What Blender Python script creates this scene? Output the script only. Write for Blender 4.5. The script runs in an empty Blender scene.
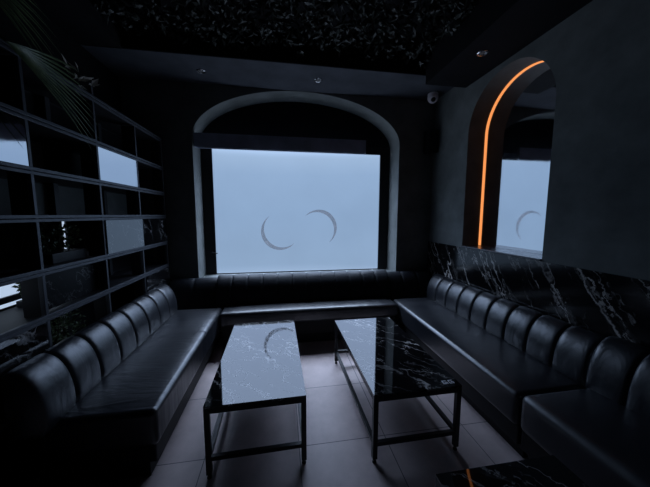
import bpy, bmesh, math, random
from mathutils import Vector, Matrix
random.seed(7)
S = bpy.context.scene
COL = S.collection
PI = math.pi

# ------------------------------------------------------------------ helpers
def link(name, mesh, parent=None):
    o = bpy.data.objects.new(name, mesh)
    COL.objects.link(o)
    if parent is not None:
        o.parent = parent
    return o

def obj(name, bm, mat, parent=None, smooth=False, autosm=None):
    bmesh.ops.recalc_face_normals(bm, faces=bm.faces)
    me = bpy.data.meshes.new(name)
    bm.to_mesh(me)
    bm.free()
    me.materials.append(mat)
    if smooth:
        for p in me.polygons:
            p.use_smooth = True
        if autosm:
            me.set_sharp_from_angle(angle=math.radians(autosm))
    return link(name, me, parent)

def thing(name, label, cat, loc=(0, 0, 0), group=None):
    o = link(name, None)
    o.location = loc
    tag(o, label, cat, group)
    return o

def tag(o, label, cat, group=None, kind=None):
    o['label'] = label
    o['category'] = cat
    if group:
        o['group'] = group
    if kind:
        o['kind'] = kind
    return o

def struct(o):
    o['kind'] = 'structure'
    return o

def box(bm, x0, x1, y0, y1, z0, z1, bev=0.0, seg=2):
    r = bmesh.ops.create_cube(bm, size=1.0)
    vs = r['verts']
    for v in vs:
        v.co = Vector(((x0 + x1) / 2 + v.co.x * (x1 - x0), (y0 + y1) / 2 + v.co.y * (y1 - y0), (z0 + z1) / 2 + v.co.z * (z1 - z0)))
    if bev > 0:
        es = {e for v in vs for e in v.link_edges}
        bmesh.ops.bevel(bm, geom=list(es), offset=bev, segments=seg, profile=0.5, affect='EDGES')
    return bm

def bx(*a, **k):
    return box(bmesh.new(), *a, **k)

def tube(bm, pts, rad, n=8):
    pts = [Vector(p) for p in pts]
    rings = []
    for i, p in enumerate(pts):
        d = (pts[min(i + 1, len(pts) - 1)] - pts[max(i - 1, 0)]).normalized()
        up = Vector((0, 0, 1)) if abs(d.z) < 0.9 else Vector((1, 0, 0))
        a = d.cross(up).normalized()
        b = d.cross(a).normalized()
        r = rad[i] if isinstance(rad, (list, tuple)) else rad
        rings.append([bm.verts.new(p + a * r * math.cos(2 * PI * k / n) + b * r * math.sin(2 * PI * k / n)) for k in range(n)])
    for i in range(len(rings) - 1):
        for k in range(n):
            bm.faces.new((rings[i][k], rings[i][(k + 1) % n], rings[i + 1][(k + 1) % n], rings[i + 1][k]))
    bm.faces.new(rings[0][::-1])
    bm.faces.new(rings[-1])
    return bm

def lathe(bm, prof, n=24, M=None):
    M = M or Matrix()
    rings = []
    for r, z in prof:
        if r < 1e-6:
            rings.append([bm.verts.new(M @ Vector((0, 0, z)))])
        else:
            rings.append([bm.verts.new(M @ Vector((r * math.cos(2 * PI * k / n), r * math.sin(2 * PI * k / n), z))) for k in range(n)])
    for a, b in zip(rings, rings[1:]):
        for k in range(n):
            l = (k + 1) % n
            if len(a) == 1 and len(b) == 1:
                continue
            if len(a) == 1:
                bm.faces.new((a[0], b[l], b[k]))
            elif len(b) == 1:
                bm.faces.new((a[k], a[l], b[0]))
            else:
                bm.faces.new((a[k], a[l], b[l], b[k]))
    return bm

# ------------------------------------------------------------------ materials
def mat(name):
    m = bpy.data.materials.new(name)
    m.use_nodes = True
    n = m.node_tree.nodes
    return m, n, m.node_tree.links, n['Principled BSDF']

def noise(n, l, scale, detail=4, rough=0.5, vec=None, dist=0.0):
    t = n.new('ShaderNodeTexNoise')
    t.inputs['Scale'].default_value = scale
    t.inputs['Detail'].default_value = detail
    t.inputs['Roughness'].default_value = rough
    t.inputs['Distortion'].default_value = dist
    if vec is not None:
        l.new(vec, t.inputs['Vector'])
    return t

def ramp(n, l, src, stops):
    r = n.new('ShaderNodeValToRGB')
    e = r.color_ramp.elements
    while len(e) < len(stops):
        e.new(0.5)
    for i, (p, c) in enumerate(stops):
        e[i].position = p
        e[i].color = (c, c, c, 1) if not isinstance(c, tuple) else (*c, 1)
    l.new(src, r.inputs['Fac'])
    return r

def math_(n, l, op, a, b=None):
    m = n.new('ShaderNodeMath')
    m.operation = op
    for i, v in enumerate((a, b)):
        if v is None:
            continue
        if isinstance(v, (int, float)):
            m.inputs[i].default_value = v
        else:
            l.new(v, m.inputs[i])
    return m.outputs[0]

def geo_pos(n):
    return n.new('ShaderNodeNewGeometry').outputs['Position']

def paint(name, col, rough=0.7, bump=0.05, var=0.25, scale=4, spec=0.3):
    m, n, l, b = mat(name)
    p = geo_pos(n)
    t = noise(n, l, scale, 6, 0.6, p)
    r = ramp(n, l, t.outputs['Fac'], [(0.3, tuple(c * (1 - var) for c in col)), (0.7, tuple(c * (1 + var) for c in col))])
    l.new(r.outputs['Color'], b.inputs['Base Color'])
    b.inputs['Roughness'].default_value = rough
    b.inputs['Specular IOR Level'].default_value = spec
    t2 = noise(n, l, 220, 3, 0.6, p)
    bp = n.new('ShaderNodeBump')
    bp.inputs['Strength'].default_value = bump
    bp.inputs['Distance'].default_value = 0.01
    l.new(t2.outputs['Fac'], bp.inputs['Height'])
    l.new(bp.outputs['Normal'], b.inputs['Normal'])
    return m

def metal(name, col, rough=0.35, metallic=1.0):
    m, n, l, b = mat(name)
    t = noise(n, l, 35, 4, 0.6, geo_pos(n))
    r = ramp(n, l, t.outputs['Fac'], [(0.3, max(0.02, rough - 0.06)), (0.7, rough + 0.06)])
    l.new(r.outputs['Color'], b.inputs['Roughness'])
    b.inputs['Base Color'].default_value = (*col, 1)
    b.inputs['Metallic'].default_value = metallic
    return m

def marble(name, rot=(0, 0, 0.9), scale=1.0, amount=1.0, ior=1.9, warm=0.5, rough=0.03, off=0.0, yz=None, wob=0.22, stretch=0.3):
    """black stone with broken white-gold veins that run mostly one way"""
    m, n, l, b = mat(name)
    p = geo_pos(n)
    mp = n.new('ShaderNodeMapping')
    mp.inputs['Rotation'].default_value = rot
    mp.inputs['Location'].default_value = (off, off * 0.7, off * 1.3)
    mp.inputs['Scale'].default_value = (scale, scale, scale)
    l.new(p, mp.inputs['Vector'])
    v0 = mp.outputs['Vector']
    if yz is not None:
        m2 = n.new('ShaderNodeMapping')
        m2.inputs['Rotation'].default_value = (0, yz, 0)
        l.new(v0, m2.inputs['Vector'])
        v0 = m2.outputs['Vector']
    st = n.new('ShaderNodeMapping')
    st.inputs['Scale'].default_value = (stretch, 1.0, 1.0)
    l.new(v0, st.inputs['Vector'])
    va = st.outputs['Vector']
    w = noise(n, l, 5, 6, 0.6, v0)
    mx = n.new('ShaderNodeVectorMath')
    mx.operation = 'MULTIPLY_ADD'
    l.new(w.outputs['Color'], mx.inputs[0])
    mx.inputs[1].default_value = (wob, wob, wob)
    l.new(va, mx.inputs[2])
    def vein(scale_, width, det):
        t = noise(n, l, scale_, det, 0.5, mx.outputs[0])
        a = math_(n, l, 'ABSOLUTE', math_(n, l, 'SUBTRACT', t.outputs['Fac'], 0.5))
        return ramp(n, l, a, [(0.0, 1.0), (width, 0.0)]).outputs['Color']
    v1 = vein(2.6, 0.010, 2)
    v2 = vein(6.5, 0.016, 4)
    k1 = ramp(n, l, noise(n, l, 2.2, 3, 0.6, v0).outputs['Fac'], [(0.45, 0.0), (0.65, 1.0)]).outputs['Color']
    k2 = ramp(n, l, noise(n, l, 3.7, 4, 0.7, va).outputs['Fac'], [(0.46, 0.0), (0.66, 1.0)]).outputs['Color']
    # cloudy smears beside the veins
    cl = ramp(n, l, noise(n, l, 9, 8, 0.75, mx.outputs[0]).outputs['Fac'], [(0.52, 0.0), (0.8, 0.5)]).outputs['Color']
    s = math_(n, l, 'ADD', math_(n, l, 'MULTIPLY', v1, math_(n, l, 'ADD', k1, 0.25)), math_(n, l, 'MULTIPLY', v2, k2))
    s = math_(n, l, 'ADD', s, math_(n, l, 'MULTIPLY', cl, math_(n, l, 'MULTIPLY', k1, k2)))
    s = math_(n, l, 'MINIMUM', math_(n, l, 'MULTIPLY', s, amount), 1.0)
    mix = n.new('ShaderNodeMix')
    mix.data_type = 'RGBA'
    l.new(s, mix.inputs['Factor'])
    mix.inputs['A'].default_value = (0.006, 0.006, 0.007, 1)
    mix.inputs['B'].default_value = (0.56, 0.56 - 0.07 * warm, 0.56 - 0.13 * warm, 1)
    l.new(mix.outputs['Result'], b.inputs['Base Color'])
    b.inputs['Roughness'].default_value = rough
    b.inputs['IOR'].default_value = ior
    return m

def leather(name, col=(0.010, 0.012, 0.017), rough=0.36, wr=(3, 14, 3), wstr=0.35, ior=1.9):
    m, n, l, b = mat(name)
    p = geo_pos(n)
    b.inputs['Base Color'].default_value = (*col, 1)
    t = noise(n, l, 3, 4, 0.6, p)
    r = ramp(n, l, t.outputs['Fac'], [(0.3, rough - 0.05), (0.7, rough + 0.07)])
    l.new(r.outputs['Color'], b.inputs['Roughness'])
    b.inputs['IOR'].default_value = ior
    mp = n.new('ShaderNodeMapping')
    mp.inputs['Scale'].default_value = wr
    l.new(p, mp.inputs['Vector'])
    wn = noise(n, l, 1.0, 3, 0.55, mp.outputs['Vector'], 0.6)
    gr = n.new('ShaderNodeTexVoronoi')
    gr.inputs['Scale'].default_value = 260
    l.new(p, gr.inputs['Vector'])
    b1 = n.new('ShaderNodeBump')
    b1.inputs['Strength'].default_value = wstr
    b1.inputs['Distance'].default_value = 0.03
    l.new(wn.outputs['Fac'], b1.inputs['Height'])
    b2 = n.new('ShaderNodeBump')
    b2.inputs['Strength'].default_value = 0.12
    b2.inputs['Distance'].default_value = 0.002
    l.new(gr.outputs['Distance'], b2.inputs['Height'])
    l.new(b1.outputs['Normal'], b2.inputs['Normal'])
    l.new(b2.outputs['Normal'], b.inputs['Normal'])
    return m

def leafmat(name, c1, c2, rough=0.4):
    m, n, l, b = mat(name)
    t = noise(n, l, 23, 2, 0.5, geo_pos(n))
    r = ramp(n, l, t.outputs['Fac'], [(0.35, c1), (0.65, c2)])
    l.new(r.outputs['Color'], b.inputs['Base Color'])
    b.inputs['Roughness'].default_value = rough
    return m

def emitter(name, col, strength):
    m, n, l, b = mat(name)
    b.inputs['Base Color'].default_value = (*[c * 0.4 for c in col], 1)
    b.inputs['Emission Color'].default_value = (*col, 1)
    b.inputs['Emission Strength'].default_value = strength
    return m

def tile_floor():
    m, n, l, b = mat('floor_tiles')
    p = geo_pos(n)
    br = n.new('ShaderNodeTexBrick')
    br.offset = 0.0
    br.inputs['Scale'].default_value = 1.0
    br.inputs['Brick Width'].default_value = 0.588
    br.inputs['Row Height'].default_value = 0.588
    br.inputs['Mortar Size'].default_value = 0.003
    br.inputs['Mortar Smooth'].default_value = 0.2
    br.inputs['Color1'].default_value = (0.60, 0.495, 0.495, 1)
    br.inputs['Color2'].default_value = (0.64, 0.535, 0.53, 1)
    br.inputs['Mortar'].default_value = (0.12, 0.11, 0.12, 1)
    mp = n.new('ShaderNodeMapping')
    mp.inputs['Location'].default_value = (-0.09 + 0.588 * 6, -1.622 + 0.588 * 8, 0)
    l.new(p, mp.inputs['Vector'])
    l.new(mp.outputs['Vector'], br.inputs['Vector'])
    t = noise(n, l, 5, 8, 0.7, p)
    r = ramp(n, l, t.outputs['Fac'], [(0.3, 0.82), (0.7, 1.1)])
    mx = n.new('ShaderNodeMix')
    mx.data_type = 'RGBA'
    mx.blend_type = 'MULTIPLY'
    mx.inputs['Factor'].default_value = 1
    l.new(br.outputs['Color'], mx.inputs['A'])
    l.new(r.outputs['Color'], mx.inputs['B'])
    l.new(mx.outputs['Result'], b.inputs['Base Color'])
    b.inputs['Roughness'].default_value = 0.5
    bp = n.new('ShaderNodeBump')
    bp.inputs['Strength'].default_value = 0.3
    bp.inputs['Distance'].default_value = 0.002
    bp.invert = True
    l.new(br.outputs['Fac'], bp.inputs['Height'])
    l.new(bp.outputs['Normal'], b.inputs['Normal'])
    return m

def frosted():
    """frosted film: most of the daylight is scattered evenly, part of it goes straight through"""
    m = bpy.data.materials.new('frosted_glass')
    m.use_nodes = True
    n, l = m.node_tree.nodes, m.node_tree.links
    n.remove(n['Principled BSDF'])
    out = n['Material Output']
    e = n.new('ShaderNodeEmission')
    e.inputs['Color'].default_value = (0.45, 0.67, 1.0, 1)
    t = noise(n, l, 1.6, 3, 0.5, geo_pos(n))
    r = ramp(n, l, t.outputs['Fac'], [(0.3, 0.96), (0.7, 1.04)])
    l.new(math_(n, l, 'MULTIPLY', r.outputs['Color'], PANE_E), e.inputs['Strength'])
    tr = n.new('ShaderNodeBsdfTransparent')
    tr.inputs['Color'].default_value = (1, 1, 1, 1)
    mx = n.new('ShaderNodeMixShader')
    mx.inputs[0].default_value = PANE_T
    l.new(e.outputs[0], mx.inputs[1])
    l.new(tr.outputs[0], mx.inputs[2])
    l.new(mx.outputs[0], out.inputs['Surface'])
    return m

PANE_E, PANE_T = 0.60, 0.45
M_WALL = paint('charcoal_wall_paint', (0.172, 0.185, 0.180), 0.75)
M_SOFFIT = paint('charcoal_ceiling_paint', (0.065, 0.07, 0.085), 0.8)
M_BLACK = paint('black_paint', (0.010, 0.010, 0.012), 0.8, spec=0.15)
M_FRAME = paint('black_window_frame', (0.008, 0.008, 0.010), 0.5)
M_PELMET = paint('grey_blind_casing', (0.42, 0.46, 0.58), 0.5)
M_FLOOR = tile_floor()
M_DADO = marble('black_marble_cladding', rot=(0, 0, PI / 2), yz=-0.95, scale=1.5, warm=0.55, ior=1.5, rough=0.12, amount=1.9, wob=0.13, stretch=0.14, off=2.0)
M_TOP = marble('black_marble_table_top', rot=(0, 0, 0.75), scale=1.5, ior=1.62, warm=0.35, rough=0.025, off=5.3)
M_PANEL = marble('black_marble_shelf_panel', rot=(0, 0, PI / 2), yz=0.9, scale=1.8, ior=2.4, warm=0.1, rough=0.03, off=8.1, amount=0.8)
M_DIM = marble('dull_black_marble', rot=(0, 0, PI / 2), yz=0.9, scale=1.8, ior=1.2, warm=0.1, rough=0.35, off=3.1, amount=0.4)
M_LEATHER = leather('black_leather_back', wr=(6, 6, 3), wstr=0.25)
M_SEAT = leather('black_leather_seat', wr=(3, 13, 1), wstr=0.32)
M_MATTE = leather('black_leather_matte', rough=0.55, wr=(6, 6, 3), wstr=0.2, ior=1.35)
M_SEATS = leather('black_leather_smooth', wr=(4, 4, 4), wstr=0.12)
M_SEATX = leather('black_leather_bench', wr=(12, 3, 3), wstr=0.3)
M_PLINTH = paint('black_plinth', (0.008, 0.008, 0.009), 0.6)
M_TUBE = metal('black_table_tube', (0.012, 0.012, 0.014), 0.4, 0.2)
M_RAIL = metal('grey_shelf_metal', (0.10, 0.105, 0.12), 0.45, 0.5)
M_BOARD = paint('dark_shelf_board', (0.02, 0.02, 0.023), 0.5)
M_MIRROR = metal('mirror_glass', (0.86, 0.88, 0.9), 0.01, 1.0)
M_SMOKE = metal('tinted_mirror', (0.78, 0.80, 0.84), 0.02, 1.0)
M_CHROME = metal('brushed_nickel', (0.6, 0.6, 0.62), 0.25, 1.0)
M_LAMP = paint('lamp_lens', (0.2, 0.2, 0.2), 0.3)
M_WHITE = paint('white_plastic', (0.85, 0.78, 0.82), 0.4)
M_LENS = metal('black_lens', (0.01, 0.01, 0.01), 0.08, 0.0)
M_LED = emitter('orange_led', (1.0, 0.34, 0.10), 1.05)
def vinyl():
    m, n, l, b = mat('grey_vinyl')
    b.inputs['Base Color'].default_value = (0.62, 0.50, 0.48, 1)
    b.inputs['Roughness'].default_value = 0.5
    t = noise(n, l, 30, 2, 0.5, geo_pos(n))
    r = ramp(n, l, t.outputs['Fac'], [(0.3, 0.30), (0.7, 0.31)])
    l.new(r.outputs['Color'], b.inputs['Alpha'])
    return m
M_CRES = vinyl()
M_PALE = emitter('daylit_pale_glass', (0.60, 0.76, 1.0), 0.75)
M_CREAM = paint('white_print', (0.92, 0.92, 0.95), 0.5)
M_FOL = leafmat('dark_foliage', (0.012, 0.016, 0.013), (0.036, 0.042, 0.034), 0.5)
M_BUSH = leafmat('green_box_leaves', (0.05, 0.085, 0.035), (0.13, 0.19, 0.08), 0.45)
M_PALM = leafmat('palm_green', (0.07, 0.115, 0.05), (0.15, 0.21, 0.09), 0.4)
M_DRY = leafmat('pale_leaves', (0.6, 0.56, 0.52), (0.75, 0.7, 0.65), 0.5)
M_STEM = paint('stem_brown', (0.05, 0.04, 0.03), 0.7)
M_POT = paint('black_planter', (0.02, 0.02, 0.022), 0.5)
M_STONE = paint('dark_stone_sill', (0.09, 0.09, 0.10), 0.25, spec=0.5)

# ------------------------------------------------------------------ camera
pitch, yaw, roll = 0.1061, 0.1588, 0.0016
CAMZ = 1.5141
fw = Vector((math.sin(yaw) * math.cos(pitch), math.cos(yaw) * math.cos(pitch), -math.sin(pitch)))
rt = Vector((math.cos(yaw), -math.sin(yaw), 0))
up = rt.cross(fw)
r2 = math.cos(roll) * rt + math.sin(roll) * up
u2 = -math.sin(roll) * rt + math.cos(roll) * up
cam = bpy.data.cameras.new('camera')
cam.sensor_fit = 'HORIZONTAL'
cam.sensor_width = 36
cam.lens = 269.04 / 650 * 36
cam.clip_start = 0.02
co = bpy.data.objects.new('camera', cam)
COL.objects.link(co)
co.matrix_world = Matrix(((r2.x, u2.x, -fw.x, 0), (r2.y, u2.y, -fw.y, 0), (r2.z, u2.z, -fw.z, CAMZ), (0, 0, 0, 1)))
S.camera = co

# ------------------------------------------------------------------ the room
XL, XR, YB, YF = -1.76, 2.043, 3.493, -2.6
ZC = 3.026          # dropped ceiling band
ZT = 3.26           # tray above it
WD = 0.36           # depth of the window arch

def wall_with_hole(a0, a1, z0, z1, hole, d0, d1, fn):
    """hole = list of (a, zbottom, ztop) samples; fn(a, depth, z) -> point"""
    bm = bmesh.new()
    def q(*pts):
        bm.faces.new([bm.verts.new(fn(*p)) for p in pts])
    for d in (d0, d1):
        q((a0, d, z0), (hole[0][0], d, z0), (hole[0][0], d, z1), (a0, d, z1))
        q((hole[-1][0], d, z0), (a1, d, z0), (a1, d, z1), (hole[-1][0], d, z1))
        for h, k in zip(hole, hole[1:]):
            if h[2] < z1 - 1e-4 or k[2] < z1 - 1e-4:
                q((h[0], d, h[2]), (k[0], d, k[2]), (k[0], d, z1), (h[0], d, z1))
            if h[1] > z0 + 1e-4:
                q((h[0], d, z0), (k[0], d, z0), (k[0], d, k[1]), (h[0], d, h[1]))
    for h, k in zip(hole, hole[1:]):
        q((h[0], d0, h[2]), (k[0], d0, k[2]), (k[0], d1, k[2]), (h[0], d1, h[2]))
        q((h[0], d0, h[1]), (k[0], d0, k[1]), (k[0], d1, k[1]), (h[0], d1, h[1]))
    for h in (hole[0], hole[-1]):
        q((h[0], d0, h[1]), (h[0], d0, h[2]), (h[0], d1, h[2]), (h[0], d1, h[1]))
    q((a0, d0, z1), (a1, d0, z1), (a1, d1, z1), (a0, d1, z1))
    q((a0, d0, z0), (a1, d0, z0), (a1, d1, z0), (a0, d1, z0))
    q((a0, d0, z0), (a0, d1, z0), (a0, d1, z1), (a0, d0, z1))
    q((a1, d0, z0), (a1, d1, z0), (a1, d1, z1), (a1, d0, z1))
    bmesh.ops.remove_doubles(bm, verts=bm.verts, dist=1e-5)
    return bm

struct(obj('floor', bx(XL - 0.1, XR + 0.35, YF - 0.1, YB + 0.45, -0.1, 0), M_FLOOR))
# back wall with its wide flat arch
AX0, AX1, ASP, ATOP, ABOT = -1.03, 1.56, 2.43, 3.022, 0.70
acx, aa = (AX0 + AX1) / 2, (AX1 - AX0) / 2
hole = []
for i in range(49):
    t = PI * (1 - i / 48)
    c = math.cos(t)
    hole.append((acx + aa * c, ABOT, ASP + (ATOP - ASP) * math.sqrt(max(0, 1 - abs(c) ** 2.0))))
wb = wall_with_hole(XL - 0.1, XR + 0.35, 0, 3.45, hole, YB, YB + WD, lambda a, d, z: Vector((a, d, z)))
struct(obj('wall_back', wb, M_WALL, smooth=True, autosm=25))
# right wall with the arched niche
NY0, NY1, NZ0, NSP = 1.820, 2.787, 1.150, 2.386
ncy, nr = (NY0 + NY1) / 2, (NY1 - NY0) / 2
nh = []
for i in range(49):
    t = PI * (1 - i / 48)
    nh.append((ncy + nr * math.cos(t), NZ0, NSP + nr * math.sin(t)))
XM = 2.265
wr_ = wall_with_hole(YF - 0.1, YB, 0, 3.45, nh, XR, XM, lambda a, d, z: Vector((d, a, z)))
struct(obj('wall_right', wr_, M_WALL, smooth=True, autosm=25))
struct(obj('wall_left', bx(XL - 0.1, XL, YF - 0.1, YB, 0, 3.45), M_BLACK))
struct(obj('wall_front', bx(XL - 0.1, XR + 0.35, YF - 0.1, YF, 0, 3.45), M_BLACK))
# ceiling: tray, dropped band along the window, black side beams
struct(obj('ceiling', bx(XL - 0.1, XR + 0.35, YF - 0.1, YB + 0.45, 3.40, 3.48), M_BLACK))
struct(obj('trim_1', bx(XL, XR, 2.905, YB, ZC, 3.40), M_SOFFIT))
struct(obj('trim_2', bx(1.56, XR, YF, 2.87, 2.92, 3.40), M_BLACK))
struct(obj('trim_3', bx(XL, -1.42, YF, 2.893, ZC + 0.001, 3.40), M_BLACK))
struct(obj('trim_4', bx(-1.42, 1.56, 2.893, 2.905, ZC + 0.002, 3.40), M_BLACK))
# marble dado on the right wall, stone sill of the niche
struct(obj('trim_5', bx(XR - 0.014, XR, YF, YB, 0, NZ0 - 0.002), M_DADO))
struct(obj('trim_6', bx(XR - 0.016, XM - 0.004, NY0 + 0.001, NY1 - 0.001, NZ0 - 0.001, NZ0 + 0.016, bev=0.003), M_STONE))

# ------------------------------------------------------------------ window
PX0, PX1, PZ0, PZ1, PY = -0.889, 1.414, 0.715, 2.372, 3.82
win = link('window_1', None)
struct(win)
def frame_bm():
    bm = bmesh.new()
    box(bm, AX0 + 0.002, PX0, PY - 0.012, PY + 0.02, ABOT, PZ1 + 0.1, bev=0.004)
    box(bm, PX1, AX1 - 0.002, PY - 0.012, PY + 0.02, ABOT, PZ1 + 0.1, bev=0.004)
    box(bm, PX0, PX1, PY - 0.012, PY + 0.02, PZ1, PZ1 + 0.1, bev=0.004)
    box(bm, PX0, PX1, PY - 0.012, PY + 0.02, ABOT, PZ0, bev=0.004)
    return bm
obj('window_frame', frame_bm(), M_FRAME, win)
# dark filling of the arch above the frame
bm = bmesh.new()
prof = [(x, min(z, ATOP) - 0.001) for x, _, z in hole if z > PZ1 + 0.1]
prof = [(AX0 + 0.002, PZ1 + 0.1)] + prof + [(AX1 - 0.002, PZ1 + 0.1)]
for y in (PY - 0.01, PY + 0.02):
    bm.faces.new([bm.verts.new((x, y, z)) for x, z in prof])
bm.verts.ensure_lookup_table()
N = len(prof)
for i in range(N):
    j = (i + 1) % N
    bm.faces.new((bm.verts[i], bm.verts[j], bm.verts[N + j], bm.verts[N + i]))
obj('transom_panel', bm, M_BLACK, win)
M_FROST = frosted()
obj('window_pane', bx(PX0, PX1, PY, PY + 0.006, PZ0, PZ1), M_FROST, win)
# casement catch on the left of the frame
bm = bmesh.new()
box(bm, -0.955, -0.925, PY - 0.02, PY - 0.012, 0.965, 1.035, bev=0.003)
tube(bm, [(-0.94, PY - 0.015, 1.0), (-0.94, PY - 0.045, 1.0), (-0.925, PY - 0.05, 1.0), (-0.86, PY - 0.05, 0.998)], 0.007)
obj('window_handle', bm, M_FRAME, win)

def crescent(cx, cz, ang, R=0.258, thick=0.052, half=1.72):
    """thin moon: outer arc R, inner arc shifted, tapering to points"""
    bm = bmesh.new()
    outer, inner = [], []
    n = 40
    for i in range(n + 1):
        t = -half + 2 * half * i / n
        w = thick * max(0.0, math.cos(t / half * PI / 2)) ** 1.0
        a = ang + t
        outer.append((cx + R * math.cos(a), cz + R * math.sin(a)))
        inner.append((cx + (R - w - 0.001) * math.cos(a), cz + (R - w - 0.001) * math.sin(a)))
    y0, y1 = PY - 0.0035, PY - 0.0005
    O = [[bm.verts.new((x, y, z)) for x, z in outer] for y in (y0, y1)]
    I = [[bm.verts.new((x, y, z)) for x, z in inner] for y in (y0, y1)]
    for i in range(n):
        bm.faces.new((O[0][i], O[0][i + 1], I[0][i + 1], I[0][i]))
        bm.faces.new((O[1][i], O[1][i + 1], I[1][i + 1], I[1][i]))
        bm.faces.new((O[0][i], O[0][i + 1], O[1][i + 1], O[1][i]))
        bm.faces.new((I[0][i], I[0][i + 1], I[1][i + 1], I[1][i]))
    for i in (0, n):
        bm.faces.new((O[0][i], I[0][i], I[1][i], O[1][i]))
    return bm
CS = PY / 3.693
obj('crescent_decal', crescent(-0.027 * CS, CAMZ + (1.286 - CAMZ) * CS, math.radians(222)), M_CRES, win)
obj('crescent_decal', crescent(0.508 * CS, CAMZ + (1.336 - CAMZ) * CS, math.radians(42)), M_CRES, win)

# small second window in the left wall, seen between the shelves
win2 = link('window_2', None)
struct(win2)
bm = bmesh.new()
W2Y0, W2Y1, W2Z0, W2Z1 = 1.38, 2.51, 0.77, 1.50
for a in ((W2Y0 - 0.04, W2Y0, W2Z0 - 0.04, W2Z1 + 0.04), (W2Y1, W2Y1 + 0.04, W2Z0 - 0.04, W2Z1 + 0.04), (W2Y0, W2Y1, W2Z0 - 0.04, W2Z0), (W2Y0, W2Y1, W2Z1, W2Z1 + 0.04),
          (W2Y0, W2Y1, 0.95, 0.99), (W2Y0, W2Y1, 0.86, 0.89)):
    box(bm, XL, XL + 0.022, *a)
obj('window_frame', bm, M_FRAME, win2)
obj('window_pane', bx(XL + 0.001, XL + 0.006, W2Y0, W2Y1, W2Z0, W2Z1), M_PALE, win2)

# blind casing over the window
t = thing('blind_casing', 'dark grey blind casing fixed across the arch above the bright window', 'blind', (0.053, 3.535, 2.322))
obj('casing', bx(-1.078, 1.055, -0.012, 0.027, 0, 0.166, bev=0.004), M_PELMET, t)
obj('bottom_bar', bx(-1.04, 1.04, -0.006, 0.006, -0.012, 0.003), M_PELMET, t)
obj('end_cap', bx(1.055, 1.061, -0.011, 0.026, 0.002, 0.163), M_FRAME, t)

# ------------------------------------------------------------------ niche: mirror and light strip
bm = bmesh.new()
pr = [(NY0 - 0.01, NZ0 - 0.01), (NY1 + 0.01, NZ0 - 0.01)] + [(ncy + (nr + 0.01) * math.cos(PI * i / 32), NSP + (nr + 0.01) * math.sin(PI * i / 32)) for i in range(33)]
for x in (XM + 0.0005, XM + 0.008):
    bm.faces.new([bm.verts.new((x, y, z)) for y, z in pr])
bm.verts.ensure_lookup_table()
N = len(pr)
for i in range(N):
    j = (i + 1) % N
    bm.faces.new((bm.verts[i], bm.verts[j], bm.verts[N + j], bm.verts[N + i]))
tag(obj('wall_mirror', bm, M_MIRROR), 'arched mirror at the back of the niche reflecting the bright window', 'mirror')
bm = bmesh.new()
rows = []
path = [(NY1, NZ0 + 0.018), (NY1, 1.6), (NY1, 2.0)] + [(ncy + nr * math.cos(PI * i / 40), NSP + nr * math.sin(PI * i / 40)) for i in range(41)] + [(NY0, 2.0), (NY0, 1.6), (NY0, NZ0 + 0.018)]
for y, z in path:
    if z > NSP:
        d = Vector((0, ncy - y, NSP - z)).normalized()
    else:
        d = Vector((0, -1 if y > ncy else 1, 0))
    p = Vector((0, y, z))
    rows.append([bm.verts.new(p + d * e + Vector((x, 0, 0))) for e, x in ((0.001, XM - 0.015), (0.006, XM - 0.014), (0.008, XM - 0.008), (0.006, XM - 0.002), (0.001, XM - 0.001))])
for a, b in zip(rows, rows[1:]):
    for k in range(5):
        bm.faces.new((a[k], a[(k + 1) % 5], b[(k + 1) % 5], b[k]))
bm.faces.new(rows[0])
bm.faces.new(rows[-1])
tag(obj('light_strip', bm, M_LED), 'glowing orange light strip running round the arched niche', 'light strip')

# ------------------------------------------------------------------ sofas
def backrest(bm, length, n, depth, z0, z1, bulge=0.010, seam=0.006, per=18):
    """channel tufted roll: local s runs along +X from 0, back at y=0, front towards -y"""
    prof = []
    # bottom front, lean back, round the top, back down
    D = depth
    H = z1 - z0
    base = [(-D * 0.90, 0.0), (-D * 0.985, 0.10 * H), (-D * 1.0, 0.22 * H)]
    for k in range(1, 10):
        a = PI / 2 * k / 9
        base.append((-D * (0.10 + 0.90 * math.cos(a) ** 0.95), H * (0.22 + 0.78 * math.sin(a) ** 0.95)))
    base += [(-D * 0.02, 0.97 * H), (0.0, 0.92 * H), (0.0, 0.45 * H), (0.0, 0.0)]
    nb = len(base)
    nor = []
    for i, (a, b) in enumerate(base):
        p, q = base[max(i - 1, 0)], base[min(i + 1, nb - 1)]
        t = Vector((q[0] - p[0], q[1] - p[1])).normalized()
        nor.append(Vector((-t.y, t.x)))
    wgt = [0.2, 0.8, 1] + [1] * 8 + [0.7, 0.3, 0, 0, 0]
    rows = []
    w = length / n
    m = n * per
    for i in range(m + 1):
        u = (i / per) % 1.0
        if i == m:
            u = 1.0
        e = abs(2 * u - 1)
        lobe = math.sqrt(max(0, 1 - e ** 6))
        off = -seam + (bulge + seam) * lobe - 0.0
        s = w * i / per
        row = []
        for (a, b), nn, g in zip(base, nor, wgt):
            row.append(bm.verts.new((s, a + nn.x * off * g, z0 + b + nn.y * off * g)))
        rows.append(row)
    for a, b in zip(rows, rows[1:]):
        for k in range(nb - 1):
            bm.faces.new((a[k], a[k + 1], b[k + 1], b[k]))
        bm.faces.new((a[nb - 1], a[0], b[0], b[nb - 1]))
    bm.faces.new(rows[0])
    bm.faces.new(rows[-1])
    return bm

def place(o_bm, M):
    bmesh.ops.transform(o_bm, matrix=M, verts=o_bm.verts)
    return o_bm

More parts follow.
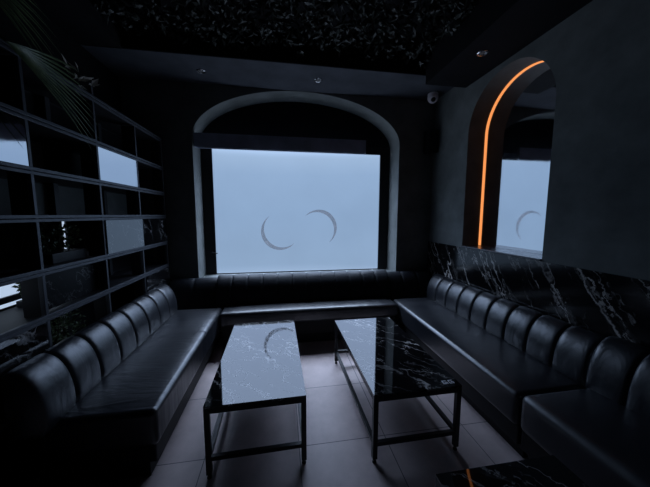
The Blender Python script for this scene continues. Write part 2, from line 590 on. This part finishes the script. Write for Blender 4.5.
def seat_bm(x0, x1, y0, y1, z0, z1, front, bev=0.032, crown=0.012):
    """upholstered box, soft edges and a slightly crowned top"""
    bm = bx(x0, x1, y0, y1, z0, z1, bev=bev, seg=5)
    es = [e for e in bm.edges if e.calc_length() > 0.12]
    bmesh.ops.subdivide_edges(bm, edges=es, cuts=10, use_grid_fill=True)
    cx, cy = (x0 + x1) / 2, (y0 + y1) / 2
    for v in bm.verts:
        if v.co.z > z1 - 0.004:
            fx = 1 - (abs(v.co.x - cx) / ((x1 - x0) / 2)) ** 4
            fy = 1 - (abs(v.co.y - cy) / ((y1 - y0) / 2)) ** 4
            v.co.z += crown * max(0, fx) * max(0, fy)
    return bm

# world matrices: backrest along a wall.  local x -> along, local -y -> into the room
def MR(y_start):      # right wall: along runs towards -y ; front faces -x
    return Matrix(((0, 1, 0, 0), (-1, 0, 0, y_start), (0, 0, 1, 0), (0, 0, 0, 1)))
def ML(x_wall, y_start):  # left: along runs towards +y ; front faces +x
    return Matrix(((0, -1, 0, x_wall), (1, 0, 0, y_start), (0, 0, 1, 0), (0, 0, 0, 1)))

SZ = 0.44
# right long bench
t = thing('banquette_sofa', 'long black leather bench with ribbed back along the marble clad right wall', 'sofa', (0, 0, 0))
obj('plinth', bx(1.47, 2.02, 1.32, 3.06, 0.0, 0.10), M_PLINTH, t)
obj('base', bx(1.415, 2.02, 1.315, 3.06, 0.10, 0.235, bev=0.008), M_PLINTH, t)
obj('seat', seat_bm(1.385, 2.02, 1.312, 3.20, 0.225, SZ, 'x'), M_SEATS, t, smooth=True, autosm=50)
bm = backrest(bmesh.new(), 1.875, 9, 0.165, 0.42, 0.745)
place(bm, Matrix.Translation((2.024, 0, 0)) @ MR(3.185))
obj('backrest', bm, M_LEATHER, t, smooth=True, autosm=60)
# right near module
t = thing('banquette_sofa', 'black leather end module nearest the camera on the right, past the long bench', 'sofa', (0, 0, 0))
obj('plinth', bx(1.47, 2.02, 0.05, 1.29, 0.0, 0.10), M_PLINTH, t)
obj('base', bx(1.415, 2.02, 0.05, 1.295, 0.10, 0.235, bev=0.008), M_PLINTH, t)
obj('seat', seat_bm(1.385, 2.02, 0.05, 1.302, 0.225, SZ + 0.018, 'x', bev=0.045), M_SEATS, t, smooth=True, autosm=50)
bm = backrest(bmesh.new(), 1.20, 6, 0.175, 0.42, 0.772)
place(bm, Matrix.Translation((2.024, 0, 0)) @ MR(1.30))
obj('backrest', bm, M_LEATHER, t, smooth=True, autosm=60)
# left long bench
t = thing('banquette_sofa', 'long black leather bench with ribbed back below the left shelving', 'sofa', (0, 0, 0))
obj('plinth', bx(-1.318, -0.775, 1.56, 3.06, 0.0, 0.10), M_PLINTH, t)
obj('base', bx(-1.318, -0.73, 1.54, 3.06, 0.10, 0.235, bev=0.008), M_PLINTH, t)
obj('seat', seat_bm(-1.318, -0.70, 1.50, 3.20, 0.225, SZ, 'x'), M_SEAT, t, smooth=True, autosm=50)
bm = backrest(bmesh.new(), 1.715, 8, 0.155, 0.42, 0.757)
place(bm, ML(-1.322, 1.420))
obj('backrest', bm, M_LEATHER, t, smooth=True, autosm=60)
# back bench
t = thing('banquette_sofa', 'black leather bench with ribbed back under the bright window', 'sofa', (0, 0, 0))
obj('plinth', bx(-0.68, 1.36, 3.07, 3.46, 0.0, 0.12), M_PLINTH, t)
obj('base', bx(-0.68, 1.365, 3.02, 3.46, 0.12, 0.30, bev=0.008), M_PLINTH, t)
obj('seat', seat_bm(-0.692, 1.377, 2.965, 3.44, 0.29, SZ, 'y'), M_SEATX, t, smooth=True, autosm=50)
bm = backrest(bmesh.new(), 2.16, 12, 0.20, 0.42, 0.772, bulge=0.008)
place(bm, Matrix.Translation((-0.78, 3.44, 0)))
obj('backrest', bm, M_MATTE, t, smooth=True, autosm=60)
bm = backrest(bmesh.new(), 0.54, 2, 0.19, 0.20, 0.740, bulge=0.006)
place(bm, Matrix.Translation((-1.32, 3.455, 0)))
obj('backrest', bm, M_MATTE, t, smooth=True, autosm=60)
bm = backrest(bmesh.new(), 0.62, 3, 0.19, 0.20, 0.740, bulge=0.006)
place(bm, Matrix.Translation((1.385, 3.455, 0)))
obj('backrest', bm, M_MATTE, t, smooth=True, autosm=60)

# ------------------------------------------------------------------ tables
def table(label, x0, x1, y0, y1, ang, h=0.45, mark=False):
    w, d = x1 - x0, y1 - y0
    t = thing('coffee_table', label, 'table', ((x0 + x1) / 2, (y0 + y1) / 2, 0), 'marble coffee tables')
    t.rotation_euler.z = ang
    a, b, q = w / 2, d / 2, 0.03
    top = obj('table_top', bx(-a, a, -b, b, h - 0.014, h, bev=0.0015), M_TOP, t)
    for sx in (-1, 1):
        for sy in (-1, 1):
            X, Y = sx * (a - q / 2), sy * (b - q / 2)
            lg = obj('leg', bx(X - q / 2, X + q / 2, Y - q / 2, Y + q / 2, 0.028, h - 0.0145, bev=0.002), M_TUBE, t)
            fb = lathe(bmesh.new(), [(0, 0), (0.013, 0), (0.014, 0.006), (0.011, 0.012), (0.005, 0.014), (0.005, 0.029), (0, 0.029)], 12, Matrix.Translation((X, Y, 0)))
            obj('leveling_foot', fb, M_TUBE, lg, smooth=True, autosm=40)
    for sy in (-1, 1):
        Y = sy * (b - q / 2)
        obj('top_rail', bx(-a + q, a - q, Y - q / 2, Y + q / 2, h - 0.0445, h - 0.0145), M_TUBE, t)
        obj('stretcher', bx(-a + q, a - q, Y - q / 2 + 0.003, Y + q / 2 - 0.003, 0.112, 0.137), M_TUBE, t)
    for sx in (-1, 1):
        X = sx * (a - q / 2)
        obj('top_rail', bx(X - q / 2, X + q / 2, -b + q, b - q, h - 0.0445, h - 0.0145), M_TUBE, t)
        obj('stretcher', bx(X - q / 2 + 0.003, X + q / 2 - 0.003, -b + q, b - q, 0.112, 0.137), M_TUBE, t)
    if mark:
        bm = bmesh.new()
        zz = h + 0.0006
        def stroke(xa, xb, ya, yb):
            box(bm, xa, xb, ya, yb, h, zz)
        for ox in (0.0, 0.042):
            bxx, byy = a - 0.105 + ox, -b + 0.030
            stroke(bxx, bxx + 0.006, byy, byy + 0.034)
            stroke(bxx + 0.006, bxx + 0.030, byy + 0.027, byy + 0.034)
            stroke(bxx + 0.014, bxx + 0.032, byy + 0.012, byy + 0.019)
            stroke(bxx + 0.026, bxx + 0.032, byy, byy + 0.019)
            stroke(bxx + 0.006, bxx + 0.022, byy, byy + 0.006)
        obj('printed_mark', bm, M_CREAM, top)
    return t
table('black marble coffee table whose whole top shines with the window, beside the left bench', -0.4597, 0.1173, 1.4835, 2.6564, 0.0178)
table('black marble coffee table half bright half dark with a small white mark on its corner', 0.5195, 1.0982, 1.4271, 2.5813, 0.0097, mark=True)
table('black marble coffee table cut off by the bottom edge, nearest the camera', 0.612, 1.182, -0.25, 0.92, 0.0)

# ------------------------------------------------------------------ shelving on the left
SX0, SX1 = -1.69, -1.338
VY = [0.61, 1.17, 1.73, 2.29, 2.85, 3.405]
SZs = [2.350, 2.036, 1.751, 1.491, 1.188, 0.921]
sh = thing('shelving_unit', 'tall black metal shelving unit with marble and mirror panels along the left wall', 'shelf', (-1.5, 2.0, 0))
SO = Vector((-1.5, 2.0, 0))
def sbx(*a, **k):
    bm = bx(*a, **k)
    bmesh.ops.translate(bm, verts=bm.verts, vec=-SO)
    return bm
for z in SZs + [0.5, 0.08]:
    b = obj('shelf_board', sbx(SX0, SX1 - 0.012, VY[0], VY[-1], z - 0.012, z + 0.012), M_BOARD, sh)
    obj('front_rail', sbx(SX1 - 0.012, SX1 + 0.003, VY[0], VY[-1], z - 0.020, z - 0.003, bev=0.002), M_RAIL, b)
    obj('front_rail', sbx(SX1 - 0.012, SX1 + 0.008, VY[0], VY[-1], z + 0.001, z + 0.020, bev=0.002), M_RAIL, b)
    obj('rear_rail', sbx(SX0, SX0 + 0.012, VY[0], VY[-1], z - 0.022, z + 0.022), M_BOARD, b)
for y in VY:
    obj('post', sbx(SX1 - 0.024, SX1, y - 0.010, y + 0.010, 0.0, 2.435 if y == 2.29 else 2.37, bev=0.002), M_RAIL, sh)
    obj('rear_post', sbx(SX0, SX0 + 0.06, y - 0.02, y + 0.02, 0.0, 2.35), M_BOARD, sh)
    obj('side_panel', sbx(SX1 - 0.11, SX1 - 0.0245, y - 0.010, y + 0.010, 0.1, 2.33), M_BOARD, sh)
def cell(name, row, c0, c1, m, x, th=0.008, lab=None):
    """row 1 = between the first and second boards; cells counted from the window end"""
    z1, z0 = SZs[row - 1] - 0.021, (SZs[row] if row < 6 else 0.5) + 0.021
    o = obj(name, sbx(x - th, x, VY[c0] + 0.013, VY[c1] - 0.013, z0, z1), m, sh)
    if lab:
        o['label'] = lab
    return o
FX = SX1 + 0.010
RX = SX0 + 0.012
cell('mirror_panel', 2, 3, 4, M_SMOKE, SX1 - 0.002, lab='mirror panel reflecting the window')
cell('mirror_panel', 2, 1, 2, M_SMOKE, SX1 - 0.002, lab='mirror panel reflecting the window')
cell('marble_panel', 4, 3, 5, M_PANEL, FX, lab='black marble panel with white veins')
cell('marble_panel', 6, 4, 5, M_PANEL, FX, lab='black marble panel with crossing white veins')
cell('marble_panel', 6, 0, 2, M_PANEL, SX1 - 0.002, lab='black marble panel with white veins')
cell('marble_panel', 5, 2, 3, M_DIM, SX1 - 0.06, lab='dark marble panel set back')
for r, c in ((2, 1), (2, 2), (2, 3), (3, 1), (3, 2), (3, 3), (3, 4)):
    cell('grey_panel', r, c, c + 1, M_WALL, RX, lab='plain dark grey back panel')
for r, c in ((2, 4), (4, 1), (4, 2), (5, 3), (5, 4), (6, 3), (1, 1), (1, 2), (1, 3), (1, 4)):
    cell('black_panel', r, c, c + 1, M_BLACK, RX)

# ------------------------------------------------------------------ plants
def leaf(bm, p, d, nrm, L, W, fold=0.25):
    d = d.normalized()
    s = d.cross(nrm).normalized()
    nrm = s.cross(d).normalized()
    a = bm.verts.new(p)
    m0 = bm.verts.new(p + d * L * 0.5 - nrm * W * fold)
    l = bm.verts.new(p + d * L * 0.45 + s * W / 2)
    r = bm.verts.new(p + d * L * 0.45 - s * W / 2)
    e = bm.verts.new(p + d * L - nrm * L * 0.12)
    bm.faces.new((a, l, m0))
    bm.faces.new((a, m0, r))
    bm.faces.new((l, e, m0))
    bm.faces.new((m0, e, r))
def rv():
    while True:
        v = Vector((random.uniform(-1, 1), random.uniform(-1, 1), random.uniform(-1, 1)))
        if 0.05 < v.length < 1:
            return v.normalized()

def foliage_obj(name, bm, m, parent=None):
    me = bpy.data.meshes.new(name)
    bm.to_mesh(me)
    bm.free()
    me.materials.append(m)
    return link(name, me, parent)

# leafy ceiling mat
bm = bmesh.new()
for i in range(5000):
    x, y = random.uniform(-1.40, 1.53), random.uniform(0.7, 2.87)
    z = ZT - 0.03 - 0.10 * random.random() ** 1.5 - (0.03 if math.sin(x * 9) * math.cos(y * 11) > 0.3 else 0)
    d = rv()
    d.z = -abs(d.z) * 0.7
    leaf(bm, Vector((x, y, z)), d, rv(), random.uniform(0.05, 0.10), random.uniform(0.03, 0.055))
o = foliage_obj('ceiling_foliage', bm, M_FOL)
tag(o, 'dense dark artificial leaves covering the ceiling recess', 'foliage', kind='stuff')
struct(obj('trim_7', bx(-1.42, 1.56, 0.2, 2.893, ZT, ZT + 0.02), M_BLACK))

def bush(label, x, y, z, rx, ry, h, box_h, n=420):
    t = thing('potted_bush', label, 'plant', (x, y, z), 'small leafy plants on the shelves')
    obj('planter', bx(-rx * 0.8, rx * 0.8, -ry * 0.9, ry * 0.9, 0, box_h, bev=0.004), M_POT, t)
    bm = bmesh.new()
    for i in range(n):
        v = rv()
        p = Vector((v.x * rx, v.y * ry, box_h + h * 0.5 + v.z * h * 0.5)) * 1.0
        k = random.random() ** 0.4
        p = Vector((p.x * k, p.y * k, box_h + h * 0.45 + (p.z - box_h - h * 0.45) * k))
        leaf(bm, p, (v + rv() * 0.8), rv(), random.uniform(0.018, 0.032), random.uniform(0.012, 0.02))
    foliage_obj('leaves', bm, M_BUSH, t)
    bm = bmesh.new()
    for k in range(5):
        a = rv()
        tube(bm, [(0.02 * a.x, 0.02 * a.y, box_h * 0.9), (0.05 * a.x, 0.06 * a.y, box_h + h * 0.5)], 0.004, 5)
    obj('stem', bm, M_STEM, t)
    return t
bush('bushy green plant in a dark box on the middle shelf, beside the marble panel', -1.52, 2.07, SZs[4] + 0.0125, 0.12, 0.17, 0.20, 0.065)
bush('bushy green plant low behind the left bench backrest, between marble panels', -1.49, 2.01, 0.5125, 0.10, 0.16, 0.30, 0.10)
bush('small dark plant on a low shelf bay at the left edge of the photo', -1.61, 1.98, SZs[5] + 0.0125, 0.05, 0.07, 0.20, 0.04, 260)

# fan palm on top of the shelving
t = thing('potted_palm', 'dark green fan palm leaf drooping over the top of the shelving', 'plant', (-1.50, 1.42, SZs[0] + 0.0125))
obj('planter', lathe(bmesh.new(), [(0, 0), (0.085, 0), (0.11, 0.14), (0.115, 0.15), (0.10, 0.15), (0.095, 0.13), (0, 0.13)], 24), M_POT, t, smooth=True, autosm=40)
def fan(base, hub, axis, spread, L, n, drop):
    bm = bmesh.new()
    tube(bm, [base, (Vector(base) + Vector(hub)) / 2 + Vector((0, 0, 0.05)), hub], [0.008, 0.006, 0.005], 6)
    st = obj('palm_stalk', bm, M_STEM, t)
    bm = bmesh.new()
    axis = Vector(axis).normalized()
    side = axis.cross(Vector((1, 0, 0.25))).normalized()
    nn = side.cross(axis).normalized()
    for i in range(n):
        a = -spread + 2 * spread * i / (n - 1)
        d = axis * math.cos(a) + side * math.sin(a)
        s = d.cross(nn).normalized()
        ll = L * (0.75 + 0.25 * math.cos(a)) * random.uniform(0.92, 1.05)
        prev = None
        for k in range(7):
            u = k / 6
            p = Vector(hub) + d * ll * u + Vector((0, 0, -drop * u * u * ll)) + nn * 0.02 * math.sin(PI * u)
            w = 0.009 * (0.35 + 1.3 * u if u < 0.45 else (1.02 * (1 - u) / 0.55) + 0.03)
            row = [bm.verts.new(p + s * w), bm.verts.new(p + nn * 0.006 * (1 - u)), bm.verts.new(p - s * w)]
            if prev:
                bm.faces.new((prev[0], prev[1], row[1], row[0]))
                bm.faces.new((prev[1], prev[2], row[2], row[1]))
            prev = row
    foliage_obj('palm_leaf', bm, M_PALM, st)
fan((0, 0, 0.13), (0.28, 0.10, -0.07), (0.0, 0.8, -0.17), 0.52, 0.60, 12, 0.05)
fan((0, 0, 0.13), (0.12, 0.10, 0.26), (0.2, 0.9, 0.05), 0.8, 0.42, 15, 0.25)
fan((0, 0, 0.13), (0.10, -0.1, 0.30), (0.4, -0.7, 0.35), 0.8, 0.42, 15, 0.25)

# pale leafed sprig on top of the shelving
t = thing('potted_plant', 'small plant with pale leaves on top of the shelving behind the palm', 'plant', (-1.48, 2.36, SZs[0] + 0.0125))
obj('planter', lathe(bmesh.new(), [(0, 0), (0.035, 0), (0.045, 0.07), (0.038, 0.07), (0.036, 0.055), (0, 0.055)], 20), M_POT, t, smooth=True, autosm=40)
bm = bmesh.new()
tips = [(0.03, -0.10, 0.17), (0.05, -0.04, 0.12), (0.05, 0.06, 0.12), (0.0, 0.02, 0.19), (0.06, -0.12, 0.10), (-0.04, 0.09, 0.13)]
for q in tips:
    tube(bm, [(0, 0, 0.05), Vector(q) * 0.55 + Vector((0, 0, 0.05)), q], 0.0025, 5)
obj('stem', bm, M_STEM, t)
bm = bmesh.new()
for q in tips:
    q = Vector(q)
    for k in range(3):
        d = Vector((q.x, q.y, 0.02)) + rv() * 0.06
        leaf(bm, q + rv() * 0.015, d, Vector((0.8, -0.4, 0.8)) + rv() * 0.4, 0.085, 0.036)
foliage_obj('leaves', bm, M_DRY, t)

# ------------------------------------------------------------------ ceiling fittings
def spot(x, y, z, label):
    t = thing('ceiling_spotlight', label, 'spotlight', (x, y, z), 'recessed ceiling spotlights')
    obj('trim_ring', lathe(bmesh.new(), [(0.030, 0.0), (0.045, 0.0), (0.046, -0.004), (0.040, -0.009), (0.031, -0.007), (0.028, -0.001)], 28), M_CHROME, t, smooth=True, autosm=40)
    obj('lamp_lens', lathe(bmesh.new(), [(0, -0.003), (0.018, -0.004), (0.0285, -0.0015), (0.0285, -0.0002), (0, -0.0002)], 24), M_LAMP, t, smooth=True)
spot(-0.82, 3.195, ZC, 'unlit silver ceiling spotlight above the left side of the window')
spot(0.427, 3.184, ZC, 'unlit silver ceiling spotlight above the middle of the window')
spot(1.75, 2.26, 2.92, 'unlit silver ceiling spotlight in the black beam above the niche')

t = thing('security_camera', 'small white dome security camera on the ceiling in the right corner', 'camera', (1.90, 3.30, ZC))
obj('mount', lathe(bmesh.new(), [(0, 0), (0.062, 0), (0.064, -0.008), (0.06, -0.016), (0, -0.016)], 28), M_WHITE, t, smooth=True, autosm=40)
sh_ = [(0.030, 0.050)] + [(0.066 * math.cos(a), 0.066 * math.sin(a)) for a in [math.radians(d) for d in range(48, -91, -12)]]
sh_[-1] = (0, -0.066)
obj('shell', lathe(bmesh.new(), sh_, 28, Matrix.Translation((0, 0, -0.045)) @ Matrix.Rotation(math.radians(-20), 4, 'Z') @ Matrix.Rotation(math.radians(135), 4, 'X')), M_WHITE, t, smooth=True, autosm=50)
obj('lens', lathe(bmesh.new(), [(0, 0.068), (0.015, 0.066), (0.026, 0.058), (0.030, 0.046), (0.028, 0.03), (0, 0.03)], 24, Matrix.Translation((0, 0, -0.045)) @ Matrix.Rotation(math.radians(-20), 4, 'Z') @ Matrix.Rotation(math.radians(135), 4, 'X')), M_LENS, t, smooth=True, autosm=50)

t = thing('wall_speaker', 'black loudspeaker high in the right corner below the security camera', 'speaker', (1.965, 3.41, 2.33))
obj('cabinet', bx(-0.07, 0.07, -0.06, 0.07, 0, 0.29, bev=0.012, seg=3), M_BLACK, t)
obj('grille', bx(-0.06, 0.06, -0.068, -0.0605, 0.012, 0.278, bev=0.003), M_FRAME, t)
obj('bracket', bx(-0.02, 0.02, 0.0701, 0.082, 0.1, 0.19), M_FRAME, t)

# ------------------------------------------------------------------ light: the sky outside the frosted window
w = bpy.data.worlds.new('sky')
S.world = w
w.use_nodes = True
n, l = w.node_tree.nodes, w.node_tree.links
tc = n.new('ShaderNodeTexCoord')
sp = n.new('ShaderNodeSeparateXYZ')
l.new(tc.outputs['Generated'], sp.inputs[0])
rp = ramp(n, l, math_(n, l, 'ADD', math_(n, l, 'MULTIPLY', sp.outputs['Z'], 0.5), 0.5), [(0.28, (3.4, 4.0, 5.2)), (0.41, (0.26, 0.34, 0.48)), (0.5, (0.22, 0.32, 0.52)), (0.57, (0.34, 0.48, 0.75)), (0.60, (0.62, 0.80, 1.1)), (0.68, (5.0, 6.6, 10.0)), (0.79, (9.5, 12.5, 18.5)), (0.87, (40, 50, 68))])
l.new(rp.outputs['Color'], n['Background'].inputs['Color'])
n['Background'].inputs['Strength'].default_value = 1.0
# daylight is sampled through the window opening
pl = bpy.data.lights.new('window_portal', 'AREA')
pl.shape = 'RECTANGLE'
pl.size, pl.size_y = PX1 - PX0, PZ1 - PZ0
pl.cycles.is_portal = True
po = bpy.data.objects.new('window_portal', pl)
COL.objects.link(po)
po.location = ((PX0 + PX1) / 2, PY + 0.03, (PZ0 + PZ1) / 2)
po.rotation_euler = (math.radians(-90), 0, 0)

S.view_settings.view_transform = 'Standard'
S.view_settings.look = 'None'
S.view_settings.exposure = 0.0
S.view_settings.gamma = 1.0
S.view_settings.use_curve_mapping = False
S.cycles.use_denoising = True
S.cycles.max_bounces = 10
S.cycles.transparent_max_bounces = 12
S.cycles.sample_clamp_indirect = 6.0
